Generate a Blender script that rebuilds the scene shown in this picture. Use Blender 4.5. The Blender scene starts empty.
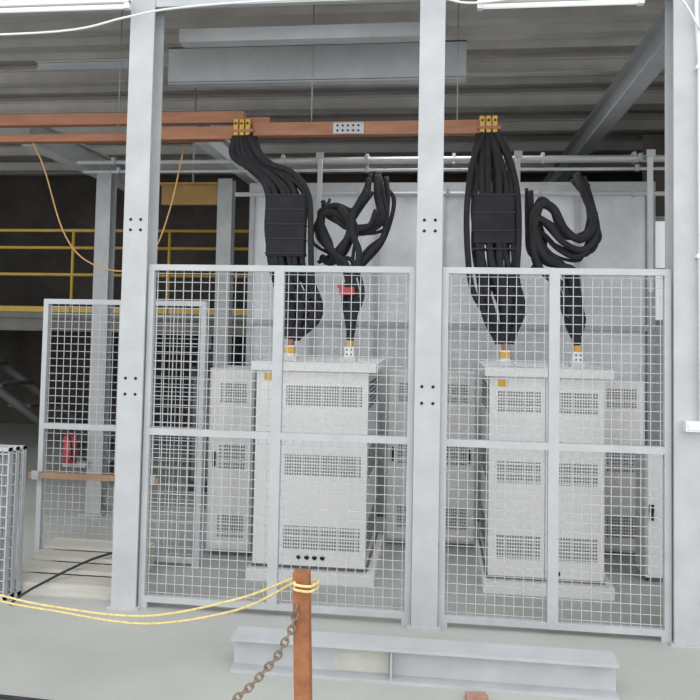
import bpy, math, random
from mathutils import Vector, Matrix
random.seed(4)
sc = bpy.context.scene
CY = -4.163   # camera distance in front of the fence line

# ------------------------------------------------------------------ materials
def lin(c):
    return tuple(((v/255)/12.92 if v/255 <= .04045 else (((v/255)+.055)/1.055)**2.4) for v in c)
def mat(name, col, rough=.6, metal=0, var=.12, scale=6, bump=0, emit=None, col2=None, stretch=(1,1,1)):
    m = bpy.data.materials.new(name); m.use_nodes = True
    nt = m.node_tree; b = nt.nodes['Principled BSDF']
    c = lin(col)
    b.inputs['Roughness'].default_value = rough
    b.inputs['Metallic'].default_value = metal
    b.inputs['Specular IOR Level'].default_value = .35
    tc = nt.nodes.new('ShaderNodeTexCoord'); mp = nt.nodes.new('ShaderNodeMapping')
    mp.inputs['Scale'].default_value = stretch
    nt.links.new(tc.outputs['Object'], mp.inputs['Vector'])
    n = nt.nodes.new('ShaderNodeTexNoise'); n.inputs['Scale'].default_value = scale
    n.inputs['Detail'].default_value = 6; n.inputs['Roughness'].default_value = .62
    nt.links.new(mp.outputs['Vector'], n.inputs['Vector'])
    r = nt.nodes.new('ShaderNodeValToRGB')
    r.color_ramp.elements[0].position = .3; r.color_ramp.elements[1].position = .7
    lo = lin(col2) if col2 else tuple(v*(1-var) for v in c)
    hi = c if col2 else tuple(min(1, v*(1+var)) for v in c)
    r.color_ramp.elements[0].color = (*lo, 1); r.color_ramp.elements[1].color = (*hi, 1)
    nt.links.new(n.outputs['Fac'], r.inputs['Fac'])
    nt.links.new(r.outputs['Color'], b.inputs['Base Color'])
    if bump:
        bp = nt.nodes.new('ShaderNodeBump'); bp.inputs['Strength'].default_value = bump
        bp.inputs['Distance'].default_value = .02
        nt.links.new(n.outputs['Fac'], bp.inputs['Height']); nt.links.new(bp.outputs['Normal'], b.inputs['Normal'])
    if emit:
        b.inputs['Emission Color'].default_value = (*lin(col), 1); b.inputs['Emission Strength'].default_value = emit
    return m

M = dict(
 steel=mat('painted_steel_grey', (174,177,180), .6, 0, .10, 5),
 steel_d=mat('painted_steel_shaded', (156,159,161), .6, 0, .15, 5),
 galv=mat('galvanised_wire', (176,179,182), .7, .0, .1, 20),
 cab=mat('cabinet_paint', (212,212,211), .6, 0, .03, 3),
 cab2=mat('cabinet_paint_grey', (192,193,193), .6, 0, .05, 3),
 slot=mat('vent_slot_dark', (96,97,99), .8),
 hole=mat('hole_black', (30,30,32), .9),
 rub=mat('black_cable_rubber', (36,36,39), .95, 0, .3, 9),
 rub2=mat('cable_wrap', (48,48,52), .95, 0, .3, 30),
 copper=mat('copper_bar', (162,112,84), .55, .1, .25, 7, col2=(134,88,62), stretch=(.4,3,3)),
 yellow=mat('yellow_insulation', (196,156,66), .6, 0, .15, 12),
 yrail=mat('yellow_rail_paint', (190,156,62), .5, 0, .1, 6),
 rope=mat('yellow_rope', (222,202,138), .8, 0, .25, 60),
 orangew=mat('orange_wire', (190,148,96), .7),
 white=mat('white_plastic', (218,220,221), .4, 0, .03),
 red=mat('red_paint', (160,60,66), .5),
 rust=mat('rusty_iron', (168,110,74), .85, 0, .3, 14, .5, col2=(126,76,50)),
 chain=mat('chain_iron', (132,116,100), .6, .3, .3, 20),
 wood=mat('weathered_wood', (192,190,183), .85, 0, .12, 9, .2, col2=(176,173,164), stretch=(.5,6,6)),
 woodr=mat('red_brown_wood', (180,140,126), .85, 0, .2, 9, .3, col2=(146,108,94)),
 woodo=mat('brown_wood', (152,122,96), .85, 0, .2, 9, .3),
 floor=mat('concrete_floor', (176,178,173), .85, 0, .1, 1.1, .12, col2=(158,161,156)),
 ceil=mat('metal_deck_dull', (196,192,187), .7, 0, .2, 2.2, col2=(170,166,161)),
 mezz=mat('mezzanine_plate', (112,110,106), .8, 0, .2, 2.2),
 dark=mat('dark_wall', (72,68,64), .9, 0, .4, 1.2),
 darkeq=mat('dark_equipment', (60,58,57), .7, 0, .4, 4),
 wallp=mat('dull_metal_panel', (208,211,215), .5, .1, .15, 2.5, .15, col2=(172,175,178)),
 tube=mat('lamp_tube', (238,240,238), .4, 0, .02, emit=.25),
 win=mat('glowing_window_pane', (225,232,236), .3, 0, .03, emit=.5),  # emission in the pane stands in for daylight outside
 orangep=mat('ochre_panel', (166,132,78), .7, 0, .2, 5),
 cream=mat('cream_paint_patch', (182,182,172), .6, 0, .1, 9),
)

# ------------------------------------------------------------------ mesh builder
class MB:
    def __init__(s): s.v=[]; s.f=[]; s.m=[]; s.sm=[]; s.mats=[]
    def mi(s, k):
        if k not in s.mats: s.mats.append(k)
        return s.mats.index(k)
    def face(s, idx, k, smooth=False): s.f.append(idx); s.m.append(s.mi(k)); s.sm.append(smooth)
    def box(s, x0,x1,y0,y1,z0,z1,k, rot=None, piv=None):
        b=len(s.v)
        P=[Vector(p) for p in [(x0,y0,z0),(x1,y0,z0),(x1,y1,z0),(x0,y1,z0),(x0,y0,z1),(x1,y0,z1),(x1,y1,z1),(x0,y1,z1)]]
        if rot is not None:
            c = Vector(piv) if piv else Vector(((x0+x1)/2,(y0+y1)/2,(z0+z1)/2))
            P=[rot@(p-c)+c for p in P]
        s.v+=P
        for q in [(0,3,2,1),(4,5,6,7),(0,1,5,4),(1,2,6,5),(2,3,7,6),(3,0,4,7)]: s.face([b+i for i in q],k)
    def tube(s, pts, r, k, n=8, res=0, closed=False, cap=True):
        pts=[Vector(p) for p in pts]
        if res:
            q=[]; N=len(pts)
            g=lambda i: pts[i%N] if closed else (pts[i] if 0<=i<N else (2*pts[0]-pts[1] if i<0 else 2*pts[-1]-pts[-2]))
            for i in range(N if closed else N-1):
                a,b,c,d=g(i-1),g(i),g(i+1),g(i+2)
                for j in range(res):
                    t=j/res
                    q.append(.5*((2*b)+(c-a)*t+(2*a-5*b+4*c-d)*t*t+(3*b-a-3*c+d)*t**3))
            if not closed: q.append(pts[-1])
            pts=q
        L=len(pts); base=len(s.v); up=None
        for i,p in enumerate(pts):
            if closed: d=pts[(i+1)%L]-pts[i-1]
            else: d=pts[min(i+1,L-1)]-pts[max(i-1,0)]
            d.normalize()
            if up is None:
                up=Vector((0,0,1)) if abs(d.z)<.9 else Vector((0,1,0))
            a=(up-d*up.dot(d)).normalized(); up=a; b=d.cross(a)
            for j in range(n):
                t=2*math.pi*j/n
                s.v.append(p+(a*math.cos(t)+b*math.sin(t))*r)
        for i in range(L if closed else L-1):
            for j in range(n):
                i2=(i+1)%L
                s.face([base+i*n+j, base+i*n+(j+1)%n, base+i2*n+(j+1)%n, base+i2*n+j],k,True)
        if cap and not closed:
            s.face([base+j for j in range(n)][::-1],k); s.face([base+(L-1)*n+j for j in range(n)],k)
    def cyl(s,p0,p1,r,k,n=12): s.tube([p0,p1],r,k,n)
    def beam_x(s,x0,x1,y,z0,h,w,k,t=.012,tw=.01):
        s.box(x0,x1,y-w/2,y+w/2,z0,z0+t,k); s.box(x0,x1,y-w/2,y+w/2,z0+h-t,z0+h,k)
        s.box(x0,x1,y-tw/2,y+tw/2,z0+t,z0+h-t,k)
    def beam_y(s,x,y0,y1,z0,h,w,k,t=.014,tw=.012):
        s.box(x-w/2,x+w/2,y0,y1,z0,z0+t,k); s.box(x-w/2,x+w/2,y0,y1,z0+h-t,z0+h,k)
        s.box(x-tw/2,x+tw/2,y0,y1,z0+t,z0+h-t,k)
    def hcol(s,x0,x1,y0,y1,z0,z1,k,t=.014):
        s.box(x0,x1,y0,y0+t,z0,z1,k); s.box(x0,x1,y1-t,y1,z0,z1,k)
        c=(x0+x1)/2; s.box(c-.006,c+.006,y0+t,y1-t,z0,z1,k)
    def done(s,name,bevel=0):
        lo=[min(p[i] for p in s.v) for i in range(3)]; hi=[max(p[i] for p in s.v) for i in range(3)]
        o=Vector(((lo[0]+hi[0])/2,(lo[1]+hi[1])/2,lo[2]))
        me=bpy.data.meshes.new(name); me.from_pydata([tuple(Vector(p)-o) for p in s.v],[],s.f)
        for k in s.mats: me.materials.append(M[k])
        me.polygons.foreach_set('material_index',s.m); me.polygons.foreach_set('use_smooth',s.sm); me.update()
        ob=bpy.data.objects.new(name,me); ob.location=o; sc.collection.objects.link(ob)
        if bevel:
            b=ob.modifiers.new('bevel','BEVEL'); b.width=bevel; b.segments=2; b.limit_method='ANGLE'
        return ob

# ------------------------------------------------------------------ room shell
b=MB(); b.box(-9,7,-9,8,-.12,0,'floor'); b.done('floor')
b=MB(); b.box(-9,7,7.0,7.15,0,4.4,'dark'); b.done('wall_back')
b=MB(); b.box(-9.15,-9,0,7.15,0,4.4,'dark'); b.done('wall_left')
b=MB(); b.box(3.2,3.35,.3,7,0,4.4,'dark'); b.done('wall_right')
b=MB(); y=-.15; z=3.9; prof=[]
while y<7:
    prof+=[(y,z),(y+.12,z),(y+.16,z+.09),(y+.26,z+.09),(y+.30,z)]; y+=.30
for (ya,za),(yb,zb) in zip(prof,prof[1:]):
    if abs(ya-yb)<1e-6 and abs(za-zb)<1e-6: continue
    i=len(b.v); b.v+=[Vector((-9,ya,za)),Vector((5,ya,za)),Vector((5,yb,zb)),Vector((-9,yb,zb))]
    b.face([i,i+3,i+2,i+1],'ceil')
b.box(-9,5,-.15,7.1,4.02,4.12,'ceil')
b.done('ceiling')

# ------------------------------------------------------------------ main columns
def holes(b,x,y,zs,dx=.03):
    for z in zs:
        for sx in (-dx,dx):
            b.cyl((x+sx,y-.002,z),(x+sx,y+.004,z),.009,'hole',10)
def column(x0,x1,hz):
    b=MB(); b.hcol(x0,x1,-.05,.11,0,3.9,'steel')
    b.box(x0-.02,x1+.02,-.065,.13,0,.012,'steel')
    holes(b,(x0+x1)/2,-.05,hz)
    return b.done('steel_column')
column(-1.815,-1.670,[2.2,2.14,1.29,1.2])
column(-.130,.010,[2.2,2.14,1.29,1.2])
b=MB(); b.hcol(1.222,1.36,-.05,.11,0,3.9,'steel'); b.box(1.20,1.7,-.065,.13,0,.012,'steel')
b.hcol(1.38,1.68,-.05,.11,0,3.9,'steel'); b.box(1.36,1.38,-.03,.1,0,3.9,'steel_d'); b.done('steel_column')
b=MB()
b.tube([(1.33,-.075,3.9),(1.33,-.075,3.3),(1.345,-.075,3.05),(1.345,-.075,1.14)],.011,'white',8)
b.box(1.325,1.365,-.09,-.05,3.0,3.02,'white'); b.box(1.325,1.365,-.09,-.05,2.0,2.02,'white')
b.done('conduit_pipe')
b=MB(); b.box(1.265,1.365,-.10,-.051,1.10,1.155,'white'); b.box(1.275,1.355,-.104,-.10,1.11,1.145,'white'); b.done('wall_socket_box',.004)

# ------------------------------------------------------------------ mesh fence
def fence(x0,x1,z0,z1,y,name='wire_mesh_fence_panel',fr=.034,sp=.05,wr=.0018,mids=1,k='steel'):
    b=MB(); h=fr
    b.box(x0,x0+h,y-.018,y+.018,z0,z1,k); b.box(x1-h,x1,y-.018,y+.018,z0,z1,k)
    b.box(x0+h,x1-h,y-.018,y+.018,z1-h,z1,k); b.box(x0+h,x1-h,y-.018,y+.018,z0,z0+h,k)
    for i in range(mids):
        xm=x0+(x1-x0)*(i+1)/(mids+1); b.box(xm-.028,xm+.028,y-.020,y+.018,z0,z1,k)
    zm=(z0+z1)/2; b.box(x0+h,x1-h,y-.019,y+.018,zm-.019,zm+.019,k)
    n=int((x1-x0)/sp)
    for i in range(1,n):
        x=x0+(x1-x0)*i/n; b.box(x-wr,x+wr,y-wr,y+wr,z0+.01,z1-.01,'galv')
    n=int((z1-z0)/sp)
    for i in range(1,n):
        z=z0+(z1-z0)*i/n; b.box(x0+.01,x1-.01,y+wr,y+3*wr,z-wr,z+wr,'galv')
    b.box(x0,x0+.05,y-.018,y+.018,0,z0,k); b.box(x1-.05,x1,y-.018,y+.018,0,z0,k)
    return b.done(name)
fence(-1.668,-.133,.035,1.945,0)
fence(.013,1.218,.03,1.945,0)
fence(-2.70,-1.55,.03,1.76,.72,mids=1)

# ------------------------------------------------------------------ cabinets
def vents(b,x0,x1,z0,z1,y,rows=5,cols=14):
    cw=(x1-x0)/cols; rh=(z1-z0)/rows
    for r in range(rows):
        for c in range(cols):
            xa=x0+c*cw; za=z0+r*rh
            b.box(xa+cw*.2,xa+cw*.8,y-.0015,y+.002,za+rh*.2,za+rh*.8,'slot')
def vents_side(b,x,y0,y1,z0,z1,rows=5,cols=14):
    cw=(y1-y0)/cols; rh=(z1-z0)/rows
    for r in range(rows):
        for c in range(cols):
            ya=y0+c*cw; za=z0+r*rh
            b.box(x-.0015,x+.0015,ya+cw*.2,ya+cw*.8,za+rh*.16,za+rh*.84,'slot')
def cabinet(x0,x1,y0,y1,H,terms,mirror=False):
    b=MB()
    b.box(x0-.03,x1+.055,y0-.03,y1+.03,.0,.075,'cab')
    b.box(x0-.01,x1+.01,y0+.02,y1-.02,.075,.10,'slot')
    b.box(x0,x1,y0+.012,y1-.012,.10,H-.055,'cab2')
    b.box(x0-.03,x1+.05,y0-.03,y1+.03,H-.055,H,'cab')
    if not mirror: seg=[(x0,x0+.13),(x0+.133,x1)]
    else: seg=[(x0,x0+.34),(x0+.344,x1)]
    for (a,c) in seg: b.box(a+.001,c-.001,y0,y0+.014,.10,H-.058,'cab')
    rows=[(.20,.35),(.66,.80),(1.10,1.23)]
    for (a,c) in rows:
        if not mirror: vents(b,x0+.19,x1-.035,a,c,y0,7,30)
        else:
            vents(b,x0+.05,x0+.315,a,c,y0,7,17); vents(b,x0+.385,x1-.04,a,c,y0,7,17)
        for sx in (x0,x1):
            vents_side(b,sx,y0+.08,y1-.08,a-.02,c+.03,6,26)
    if not mirror:
        for i in range(4): b.cyl((x0+.30+i*.05,y0-.004,.155),(x0+.30+i*.05,y0+.003,.155),.016,'hole',14)
    else:
        b.cyl((x0+.42,y0-.004,.13),(x0+.42,y0+.003,.13),.016,'hole',14)
    b.box(x0+.05,x0+.11,y0-.002,y0,H-.12,H-.075,'yellow')
    for tx,k in zip(terms,('yellow','white')):
        b.box(tx-.045,tx+.045,y0+.18,y0+.30,H,H+.03,'cab2')
        b.box(tx-.03,tx+.03,y0+.19,y0+.28,H+.03,H+.10,'white')
        b.box(tx-.018,tx+.018,y0+.2,y0+.27,H+.10,H+.14,'copper' if k=='yellow' else 'yellow')
        if k=='white':
            for i in (-1,1):
                for j in (.05,.08): b.cyl((tx+.014*i,y0+.186,H+j),(tx+.014*i,y0+.192,H+j),.006,'hole',8)
        else: b.box(tx-.032,tx+.032,y0+.186,y0+.284,H+.05,H+.09,'yellow')
    return b.done('power_supply_cabinet')
cabinet(-1.16,-.44,.57,1.45,1.377,(-.99,-.59))
cabinet(.315,1.01,.60,1.45,1.375,(.425,.885),True)

def rearcab(x0,x1,y0,y1,H,handle='l'):
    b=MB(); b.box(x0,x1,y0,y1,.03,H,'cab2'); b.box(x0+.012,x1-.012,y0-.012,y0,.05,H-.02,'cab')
    b.box(x0+.02,x1-.02,y0+.02,y1,.0,.03,'slot')
    w=x1-x0
    for a,c in ((.13,.29),(.60,.77),(1.06,1.2)):
        vents(b,x0+w*.25,x1-w*.16,a,c,y0-.012,7,11)
    hx=x0+.05 if handle=='l' else x1-.05
    b.box(hx-.008,hx+.008,y0-.03,y0-.012,.62,.72,'hole')
    return b.done('control_cabinet')
rearcab(-1.60,-1.28,1.0,1.4,1.30)
rearcab(-.38,-.04,1.5,1.85,1.28)
rearcab(-.03,.28,1.5,1.85,1.28,'r')
rearcab(1.12,1.48,1.5,1.85,1.26)
b=MB(); b.box(1.34,1.64,.95,1.2,.03,.84,'cab'); b.box(1.35,1.63,.938,.95,.05,.82,'cab'); b.box(1.36,1.39,.925,.938,.45,.50,'hole')
b.box(1.37,1.385,.915,.93,.40,.48,'hole'); b.box(1.36,1.62,.97,1.18,0,.03,'slot'); b.done('small_junction_cabinet',.004)

# ------------------------------------------------------------------ back partition of metal panels
b=MB(); x=-1.66
while x<1.7:
    w=.56; b.box(x+.006,min(x+w,1.72)-.006,2.3,2.33,0.02,2.78,'wallp')
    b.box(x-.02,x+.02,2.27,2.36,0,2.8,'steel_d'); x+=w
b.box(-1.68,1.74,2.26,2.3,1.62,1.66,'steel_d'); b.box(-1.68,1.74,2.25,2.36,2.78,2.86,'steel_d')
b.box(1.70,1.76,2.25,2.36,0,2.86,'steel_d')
b.done('metal_partition')
b=MB(); b.box(1.78,2.3,2.6,2.62,1.7,2.6,'win')
for xx in (1.78,2.03,2.28): b.box(xx-.02,xx+.02,2.57,2.6,1.68,2.62,'steel_d')
for zz in (1.7,2.15,2.6): b.box(1.76,2.32,2.57,2.6,zz-.02,zz+.02,'steel_d')
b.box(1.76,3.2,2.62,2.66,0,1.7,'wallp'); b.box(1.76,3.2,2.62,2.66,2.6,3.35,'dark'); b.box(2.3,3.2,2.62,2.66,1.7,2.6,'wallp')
b.done('window_1')

# ------------------------------------------------------------------ overhead steelwork
b=MB(); b.box(-1.67,-.13,.36,.42,3.40,3.48,'steel'); b.box(-1.67,-.13,.36,.46,3.395,3.40,'steel'); b.done('roof_purlin')
b=MB(); b.box(-1.98,.16,1.0,1.012,3.35,3.61,'steel'); b.box(-1.98,.16,1.0,1.09,3.34,3.355,'steel'); b.box(-1.98,.16,1.0,1.09,3.60,3.61,'steel'); b.done('channel_beam')
b=MB(); b.beam_x(-3.1,-1.98,1.2,3.53,.07,.06,'steel'); b.done('roof_purlin')
b=MB(); b.beam_y(-3.1,1.12,3.2,2.93,.20,.12,'steel'); b.done('overhead_beam')
b=MB(); b.beam_y(-1.75,1.12,3.2,2.93,.16,.10,'steel'); b.done('overhead_beam')
b=MB(); b.beam_y(1.42,.13,6.9,3.4,.22,.13,'steel'); b.done('overhead_beam')
for yy,zz in ((2.0,3.70),(2.9,3.70),(3.8,3.70),(4.7,3.70),(5.6,3.70)):
    b=MB(); b.beam_x(-8.8,3.1,yy,zz,.12,.08,'ceil'); b.done('roof_joist')
b=MB(); b.box(-9,5,-.04,.0,3.45,3.9,'steel'); b.done('header_beam')
for (x,y,h) in ((-2.86,1.95,2.9),(-1.9,2.3,2.9),(1.95,2.0,3.4)):
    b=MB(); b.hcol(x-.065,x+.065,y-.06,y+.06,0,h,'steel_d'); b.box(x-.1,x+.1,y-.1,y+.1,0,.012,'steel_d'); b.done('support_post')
for z,y,r,x0,x1 in ((2.885,1.5,.016,-2.9,1.75),(2.83,1.6,.012,-2.9,1.75),(2.66,1.7,.018,-1.65,1.75),(3.02,2.1,.03,-1.65,1.85)):
    b=MB(); b.tube([(x0,y,z),(x1,y,z)],r,'galv',10)
    for k in range(5):
        xx=x0+.3+(x1-x0-.6)*k/4; b.box(xx-.012,xx+.012,y-r-.004,y+r+.004,z-r-.004,z+r+.02,'steel_d')
    b.done('overhead_conduit')
for x,z0,z1 in ((-.92,2.2,2.93),(.56,2.2,2.93),(1.5,1.9,2.93)):
    b=MB(); b.box(x-.016,x+.016,1.42,1.46,z0,z1,'steel'); b.box(x-.03,x+.03,1.41,1.42,z1-.05,z1,'steel_d'); b.done('cable_hanger')

# ------------------------------------------------------------------ copper busbar
b=MB()
for dy in (0,.05):
    b.box(-6,-1.38,.88+dy,.90+dy,3.02,3.10,'copper')
    b.box(-6,-1.55,1.0+dy,1.02+dy,2.93,2.985,'copper')
    b.box(-1.30,.27,.86+dy,.88+dy,2.92,3.01,'copper')
b.box(-1.45,-1.2,.905,.925,2.93,3.06,'copper')
b.box(-2.0,-1.42,.86,.88,2.90,2.985,'copper')
b.box(-.74,-.53,.852,.86,2.925,3.00,'galv')
for i in range(5):
    for j in range(2): b.cyl((-.71+i*.036,.848,2.945+j*.035),(-.71+i*.036,.853,2.945+j*.035),.008,'hole',8)
for x in (-1.375,.31):
    for i in range(3):
        b.box(x-.06+i*.042,x-.06+i*.042+.030,.84,.95,2.92,3.03,'yellow')
    b.box(x-.07,x+.08,.835,.96,2.94,2.96,'copper')
    for i in range(3): b.cyl((x-.045+i*.042,.832,3.0),(x-.045+i*.042,.84,3.0),.008,'hole',8)
for x in (-4.5,-2.3,-.9,.1):
    b.cyl((x,.9,3.0),(x,.9,3.9),.004,'steel_d',6)
b.done('copper_busbar')

# ------------------------------------------------------------------ black cable bundles
def bundle(path,n,pitch,r,rows=2,stray=0):
    b=MB()
    for j in range(rows):
        for i in range(n):
            off=(i-(n-1)/2)*pitch
            pts=[]
            for q,(x,y,z,s) in enumerate(path):
                jit=0 if q in (0,len(path)-1) else (.014 if q<len(path)-3 else .034)
                pts.append((x+off*s+random.uniform(-jit,jit), y+j*r*2.1*s+random.uniform(-jit,jit)*.6, z+random.uniform(-jit,jit)))
            b.tube(pts,r*random.choice((.85,1,1.05)),'rub',8,5)
    return b
b=bundle([(-1.37,.87,2.915,.6),(-1.34,.87,2.78,.85),(-1.18,.87,2.66,1.0),(-1.06,.86,2.52,1.1),(-1.055,.86,2.28,1.1),(-1.05,.86,2.05,1.05),(-.98,.84,1.87,1.0),(-.93,.82,1.70,.9),(-.99,.82,1.52,.35)],6,.042,.023)
for z in (2.5,2.4,2.3,2.2,2.1): b.box(-1.19,-.92,.825,.95,z-.005,z+.005,'rub2')
b.box(-1.185,-.925,.832,.945,2.08,2.5,'rub')
b.tube([(-1.33,.84,2.915),(-1.22,.84,2.74),(-1.02,.84,2.66),(-.90,.86,2.5),(-.88,.86,2.2),(-.86,.84,1.92),(-.80,.84,1.74),(-.88,.82,1.60),(-.98,.82,1.52)],.02,'rub',8,6)
b.tube([(-1.12,.84,2.0),(-1.02,.82,1.86),(-.84,.82,1.80),(-.80,.82,1.68),(-.92,.81,1.58),(-.99,.82,1.52)],.02,'rub',8,6)
b.done('black_cable_bundle')
b=bundle([(.31,.87,2.915,.6),(.325,.87,2.78,.95),(.345,.87,2.62,1.15),(.35,.86,2.40,1.2),(.355,.86,2.15,1.15),(.37,.84,1.92,1.1),(.41,.83,1.72,.95),(.425,.84,1.52,.35)],6,.042,.023)
for z in (2.5,2.38,2.26,2.14): b.box(.21,.49,.825,.95,z-.005,z+.005,'rub2')
b.box(.22,.48,.832,.945,2.18,2.5,'rub')
b.tube([(.36,.84,2.915),(.45,.84,2.72),(.50,.84,2.5),(.51,.84,2.2),(.50,.84,1.95),(.54,.84,1.76),(.50,.84,1.62),(.43,.84,1.52)],.02,'rub',8,6)
b.tube([(.27,.84,2.915),(.20,.84,2.7),(.17,.84,2.4),(.18,.84,2.1),(.22,.84,1.85),(.34,.84,1.66),(.42,.84,1.52)],.02,'rub',8,6)
b.done('black_cable_bundle')
def loops(paths,r):
    b=MB()
    for i,p in enumerate(paths):
        b.tube(p,r*(1,.8,.7,.85,.65)[i%5],'rub',10,7)
        for k in range(2):
            q=[(x+random.uniform(-.045,.045),y+random.uniform(.02,.05),z+random.uniform(-.045,.045)) for x,y,z in p[:-1]]+[(p[-1][0],p[-1][1]+.03,p[-1][2])]
            b.tube(q,r*(.6,.45)[k],'rub',8,7)
    return b
b=loops([
 [(-.46,1.2,2.70),(-.45,1.1,2.55),(-.42,1.05,2.36),(-.56,1.02,2.27),(-.72,1.02,2.40),(-.84,1.03,2.38),(-.80,1.0,2.2),(-.70,.95,2.08),(-.61,.86,1.92),(-.59,.82,1.70),(-.59,.81,1.52)],
 [(-.52,1.2,2.68),(-.53,1.1,2.54),(-.60,1.05,2.42),(-.74,1.03,2.46),(-.84,1.05,2.40),(-.86,1.06,2.25),(-.74,.98,2.12),(-.64,.88,2.04),(-.56,.84,1.85),(-.57,.82,1.65),(-.59,.81,1.52)],
 [(-.40,1.25,2.70),(-.38,1.15,2.5),(-.40,1.05,2.25),(-.50,.95,2.10),(-.60,.86,1.95),(-.64,.84,1.8),(-.61,.82,1.65),(-.59,.83,1.52)],
 [(-.50,1.0,2.55),(-.60,.95,2.40),(-.60,.92,2.25),(-.55,.9,2.1),(-.60,.85,1.9)],
 [(-.84,1.1,2.5),(-.78,1.05,2.42),(-.66,1.0,2.30),(-.5,.95,2.30),(-.45,1.0,2.42)],
 [(-.84,1.12,2.1),(-.76,1.05,2.06),(-.68,.98,2.14),(-.62,.95,2.3),(-.7,1.0,2.44)]],.027)
b.box(-.665,-.565,.76,.86,1.82,1.87,'red'); b.box(-.68,-.63,.78,.86,1.87,1.89,'red')
b.done('looped_power_cables')
b=loops([
 [(.94,1.2,2.70),(.97,1.1,2.56),(1.02,1.0,2.34),(.93,.95,2.22),(.82,.92,2.28),(.74,.9,2.42),(.66,.9,2.44),(.61,.9,2.30),(.68,.87,2.10),(.84,.85,1.98),(.87,.84,1.75),(.885,.83,1.52)],
 [(.99,1.2,2.68),(1.02,1.1,2.5),(1.04,1.0,2.27),(.94,.95,2.15),(.80,.92,2.20),(.70,.9,2.32),(.63,.9,2.34),(.61,.88,2.16),(.67,.86,1.99),(.80,.85,1.90),(.85,.84,1.7),(.885,.83,1.52)],
 [(.60,.98,2.55),(.61,.95,2.3),(.62,.92,2.12),(.75,.88,2.06),(.88,.86,1.92),(.9,.84,1.7),(.885,.86,1.52)],
 [(.66,1.1,2.38),(.70,1.05,2.2),(.66,1.0,2.08),(.61,.98,2.0)],
 [(.62,1.05,2.2),(.68,1.0,2.26),(.78,.98,2.16),(.9,.95,2.1),(1.0,.98,2.2),(1.05,1.1,2.42)]],.027)
b.done('looped_power_cables')

# ------------------------------------------------------------------ fluorescent battens + wire
for x0,x1,z in ((.18,1.05,3.355),(-3.0,-1.79,3.42)):
    b=MB(); b.box(x0,x1,-.145,-.10,z+.02,z+.05,'white'); b.cyl((x0+.03,-.122,z),(x1-.03,-.122,z),.014,'tube',10)
    b.box(x0,x0+.03,-.14,-.105,z-.015,z+.03,'white'); b.box(x1-.03,x1,-.14,-.105,z-.015,z+.03,'white')
    for q in (.2,.8): b.box(x0+(x1-x0)*q-.015,x0+(x1-x0)*q+.015,-.125,-.04,z+.05,3.52,'white')
    b.done('fluorescent_tube_light')
b=MB(); b.tube([(-3.2,-.16,3.26),(-2.2,-.16,3.27),(-1.8,-.16,3.34),(-1.5,-.16,3.385),(-.9,-.16,3.41),(-.1,-.16,3.40),(.0,-.16,3.39),(.17,-.16,3.36),(.6,-.16,3.395),(1.0,-.16,3.38),(1.2,-.16,3.37),(1.345,-.10,3.2)],.007,'white',6,6)
b.done('sagging_electric_cable')

# ------------------------------------------------------------------ left interior: mezzanine
b=MB(); b.box(-8.9,-1.85,4.0,6.9,1.66,1.72,'mezz'); b.beam_x(-8.9,-1.85,4.05,1.50,.16,.1,'mezz')
for x in (-8.2,-5.6,-2.6): b.hcol(x-.07,x+.07,4.0,4.14,0,1.5,'mezz')
b.done('mezzanine_platform')
b=MB()
for z in (2.66,2.46,2.15): b.tube([(-8.9,4.0,z),(-1.9,4.0,z)],.018,'yrail',8)
x=-8.8
while x<-1.8: b.tube([(x,4.0,1.72),(x,4.0,2.66)],.018,'yrail',8); x+=1.15
b.box(-8.9,-1.9,3.99,4.0,1.72,1.78,'yrail'); b.done('yellow_guard_rail')
b=MB(); b.box(-2.6,-1.98,2.55,2.6,2.72,2.9,'orangep'); b.box(-2.62,-1.96,2.5,2.62,2.9,2.92,'orangep'); b.cyl((-2.3,2.55,2.92),(-2.3,2.55,3.9),.01,'steel_d',6); b.done('ochre_cable_tray')
b=MB(); b.tube([(-3.0,1.0,2.92),(-2.9,1.0,2.72),(-2.74,1.0,2.27),(-2.55,1.0,2.05),(-2.25,1.0,1.98),(-2.05,1.0,2.12),(-1.95,1.05,2.45),(-1.88,1.1,2.9)],.0055,'orangew',6,6); b.done('orange_hanging_wire')
b=MB()
for y in (3.0,3.6): b.tube([(-5.6,y,1.66),(-3.1,y,.04)],.045,'darkeq',6)
for i in range(8):
    t=(i+.5)/8; xx=-5.6+2.5*t; zz=1.66-1.62*t; b.box(xx-.12,xx+.12,3.0,3.6,zz-.015,zz+.015,'darkeq')
b.done('steel_stair')
b=MB(); b.box(-2.4,-1.95,2.9,3.4,0,1.2,'darkeq'); b.box(-2.35,-2.0,2.88,2.9,.1,1.1,'mezz'); b.box(-2.35,-2.0,2.95,3.3,1.2,1.35,'darkeq'); b.done('dark_machine_cabinet',.01)
b=MB(); b.tube([(-3.03,1.80,.44),(-3.03,1.80,.66)],.055,'red',14); b.tube([(-3.03,1.80,.66),(-3.03,1.80,.70)],.03,'red',12); b.box(-3.06,-3.0,1.76,1.84,.70,.74,'hole'); b.tube([(-3.03,1.74,.70),(-2.98,1.71,.63),(-2.97,1.72,.48)],.008,'hole',6,4); b.box(-3.10,-2.90,1.82,1.88,.40,.44,'steel_d'); b.done('red_extinguisher')

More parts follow.
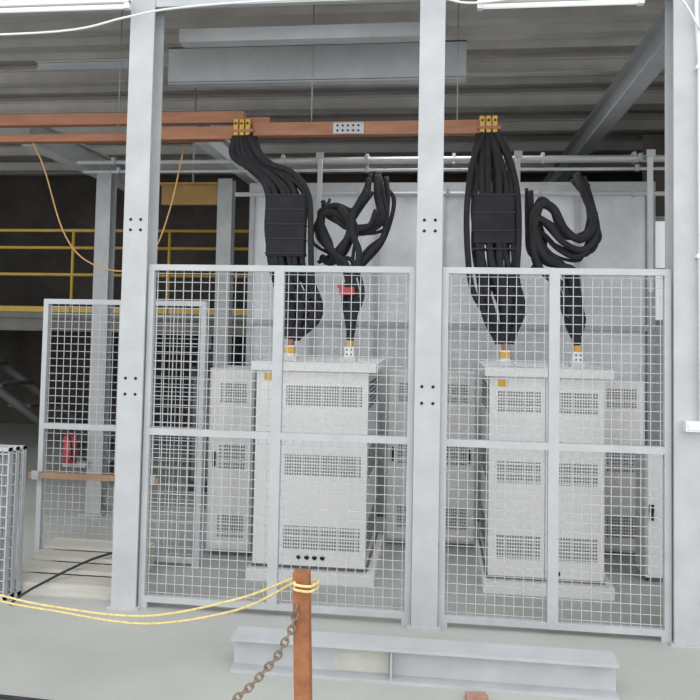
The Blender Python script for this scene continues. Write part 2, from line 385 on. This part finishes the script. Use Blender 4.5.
# pallet boards / steps, leaning gratings, plank
b=MB()
for i in range(4): b.box(-2.52,-1.84,.09+i*.135,.218+i*.135,.05+i*.03,.075+i*.03,'wood')
for x in (-2.50,-2.18,-1.90): b.box(x,x+.06,.10,.60,0,.05,'wood')
b.box(-2.52,-1.84,.07,.09,.0,.075,'wood')
b.box(-2.52,-1.84,.62,.65,.0,.17,'wood')
b.done('wooden_pallet')
b=MB(); b.box(-2.74,-1.83,.66,.70,.55,.585,'woodo'); b.box(-2.715,-2.665,.655,.66,.54,.60,'steel_d'); b.box(-1.9,-1.85,.655,.66,.54,.60,'steel_d'); b.done('wooden_rail')
b=MB()
for k in range(3):
    y=-.06+k*.04; x0=-2.95; x1=-2.45+k*.02
    b.box(x0,x1,y,y+.03,.85,.87,'galv'); b.box(x0,x1,y,y+.03,0,.03,'galv'); b.box(x1-.006,x1,y,y+.03,0,.87,'steel_d'); b.box(x0,x0+.02,y,y+.03,0,.87,'galv')
    x=x0
    while x<x1: b.box(x,x+.004,y,y+.028,.02,.86,'galv'); x+=.035
    z=.05
    while z<.85: b.box(x0,x1,y+.004,y+.01,z,z+.006,'galv'); z+=.06
b.done('steel_grating_stack')
b=MB(); b.tube([(-2.38,-.12,.012),(-2.30,.0,.07),(-2.10,.3,.15),(-1.9,.55,.17)],.008,'rub2',8,5); b.done('black_floor_cable')
b=MB(); b.tube([(-3.2,-1.06,.013),(-2.2,-1.09,.013),(-1.5,-1.12,.013),(-.85,-1.18,.013)],.009,'rub2',8,5); b.done('rubber_hose')

# ------------------------------------------------------------------ foreground
b=MB(); b.box(-.94,.80,-.70,-.56,0,.014,'steel'); b.box(-.94,.80,-.70,-.56,.141,.155,'steel'); b.box(-.94,.80,-.635,-.625,.014,.141,'steel')
b.box(-.2,-.192,-.69,-.635,.014,.141,'steel'); b.box(-.46,-.21,-.638,-.635,.02,.135,'cream')
b.done('steel_i_beam')
b=MB()
b.box(-.500,-.442,-1.40,-1.34,0,.695,'rust',Matrix.Rotation(math.radians(-2.0),3,'Y'),(-.47,-1.37,0))
b.box(-.56,-.38,-1.47,-1.27,0,.012,'rust')
b.done('rusty_barrier_post')
b=MB()
for off in (0,1):
    d=off*.018
    b.tube([(-3.4,-.55,.44),(-2.7,-.66,.38-d),(-2.09,-.76,.31-d*1.5),(-1.74,-.84,.297-d),(-1.256,-.96,.33-d*1.8),(-.797,-1.16,.50-d*2.4),(-.53,-1.33,.655-d),(-.515,-1.412,.66-d),(-.455,-1.412,.655-d),(-.440,-1.33,.65-d),(-.50,-1.33,.645-d)],.005,'rope',8,6)
b.done('yellow_rope')
pts=[Vector(p) for p in [(-.498,-1.415,.60),(-.52,-1.42,.50),(-.57,-1.43,.40),(-.66,-1.45,.30),(-.76,-1.48,.22),(-.88,-1.52,.12),(-.97,-1.56,.05),(-1.03,-1.6,.015)]]
fine=[]
for a,c in zip(pts,pts[1:]):
    n=max(1,int((c-a).length/.005)); fine+=[a.lerp(c,i/n) for i in range(n)]
b=MB(); acc=0; flip=0; last=fine[0]
for i in range(1,len(fine)-1):
    acc+=(fine[i]-last).length; last=fine[i]
    if acc>=.022:
        acc=0; d=(fine[i+1]-fine[i-1]).normalized(); s=d.cross(Vector((0,1,0))).normalized(); u=d.cross(s)
        w=s if flip else u; flip^=1; c=fine[i]
        ring=[c+d*.017*math.cos(t)+w*.012*math.sin(t) for t in [2*math.pi*k/10 for k in range(10)]]
        b.tube(ring,.0045,'chain',6,0,True)
b.done('iron_chain')
b=MB(); b.box(.17,.26,-1.5,-.76,0,.025,'woodr',Matrix.Rotation(math.radians(6),3,'Z')); b.box(.14,.23,-.83,-.79,.025,.03,'woodr'); b.done('wooden_plank')

# ------------------------------------------------------------------ light
w=bpy.data.worlds.new('overcast_sky'); sc.world=w; w.use_nodes=True
bg=w.node_tree.nodes['Background']; bg.inputs[0].default_value=(.97,.985,1,1); bg.inputs[1].default_value=1.35
l=bpy.data.lights.new('hazy_sun','SUN'); l.energy=1.75; l.angle=math.radians(110); l.color=(1,1,1)
lo=bpy.data.objects.new('hazy_sun',l); sc.collection.objects.link(lo)
lo.rotation_euler=Vector((-.15,1,-.45)).to_track_quat('-Z','Y').to_euler(); lo.location=(0,-8,6)
for x,y,e in ((-4.5,2.4,8),(0,1.9,30),(-4.5,5.3,4)):
    l=bpy.data.lights.new('interior_fill_light','AREA'); l.energy=e; l.size=1.0  # fill lights added to brighten the interior, not real fixtures
    lo=bpy.data.objects.new('interior_fill_light',l); sc.collection.objects.link(lo); lo.location=(x,y,3.6)

# ------------------------------------------------------------------ camera
cam=bpy.data.cameras.new('camera'); co=bpy.data.objects.new('camera',cam); sc.collection.objects.link(co); sc.camera=co
cam.sensor_width=36; cam.lens=750/700*36; cam.shift_y=-58/700; cam.clip_start=.05
yaw=math.atan(.12); p=math.radians(2.75); rho=.0195
f=Vector((-math.sin(yaw)*math.cos(p),math.cos(yaw)*math.cos(p),math.sin(p)))
r=Vector((math.cos(yaw),math.sin(yaw),0)); u=r.cross(f)
r2=r*math.cos(rho)+u*math.sin(rho); u2=r2.cross(f)
Mx=Matrix((r2,u2,-f)).transposed().to_4x4(); Mx.translation=Vector((0,CY,1.6)); co.matrix_world=Mx
sc.view_settings.view_transform='Standard'
sc.view_settings.gamma=1.08
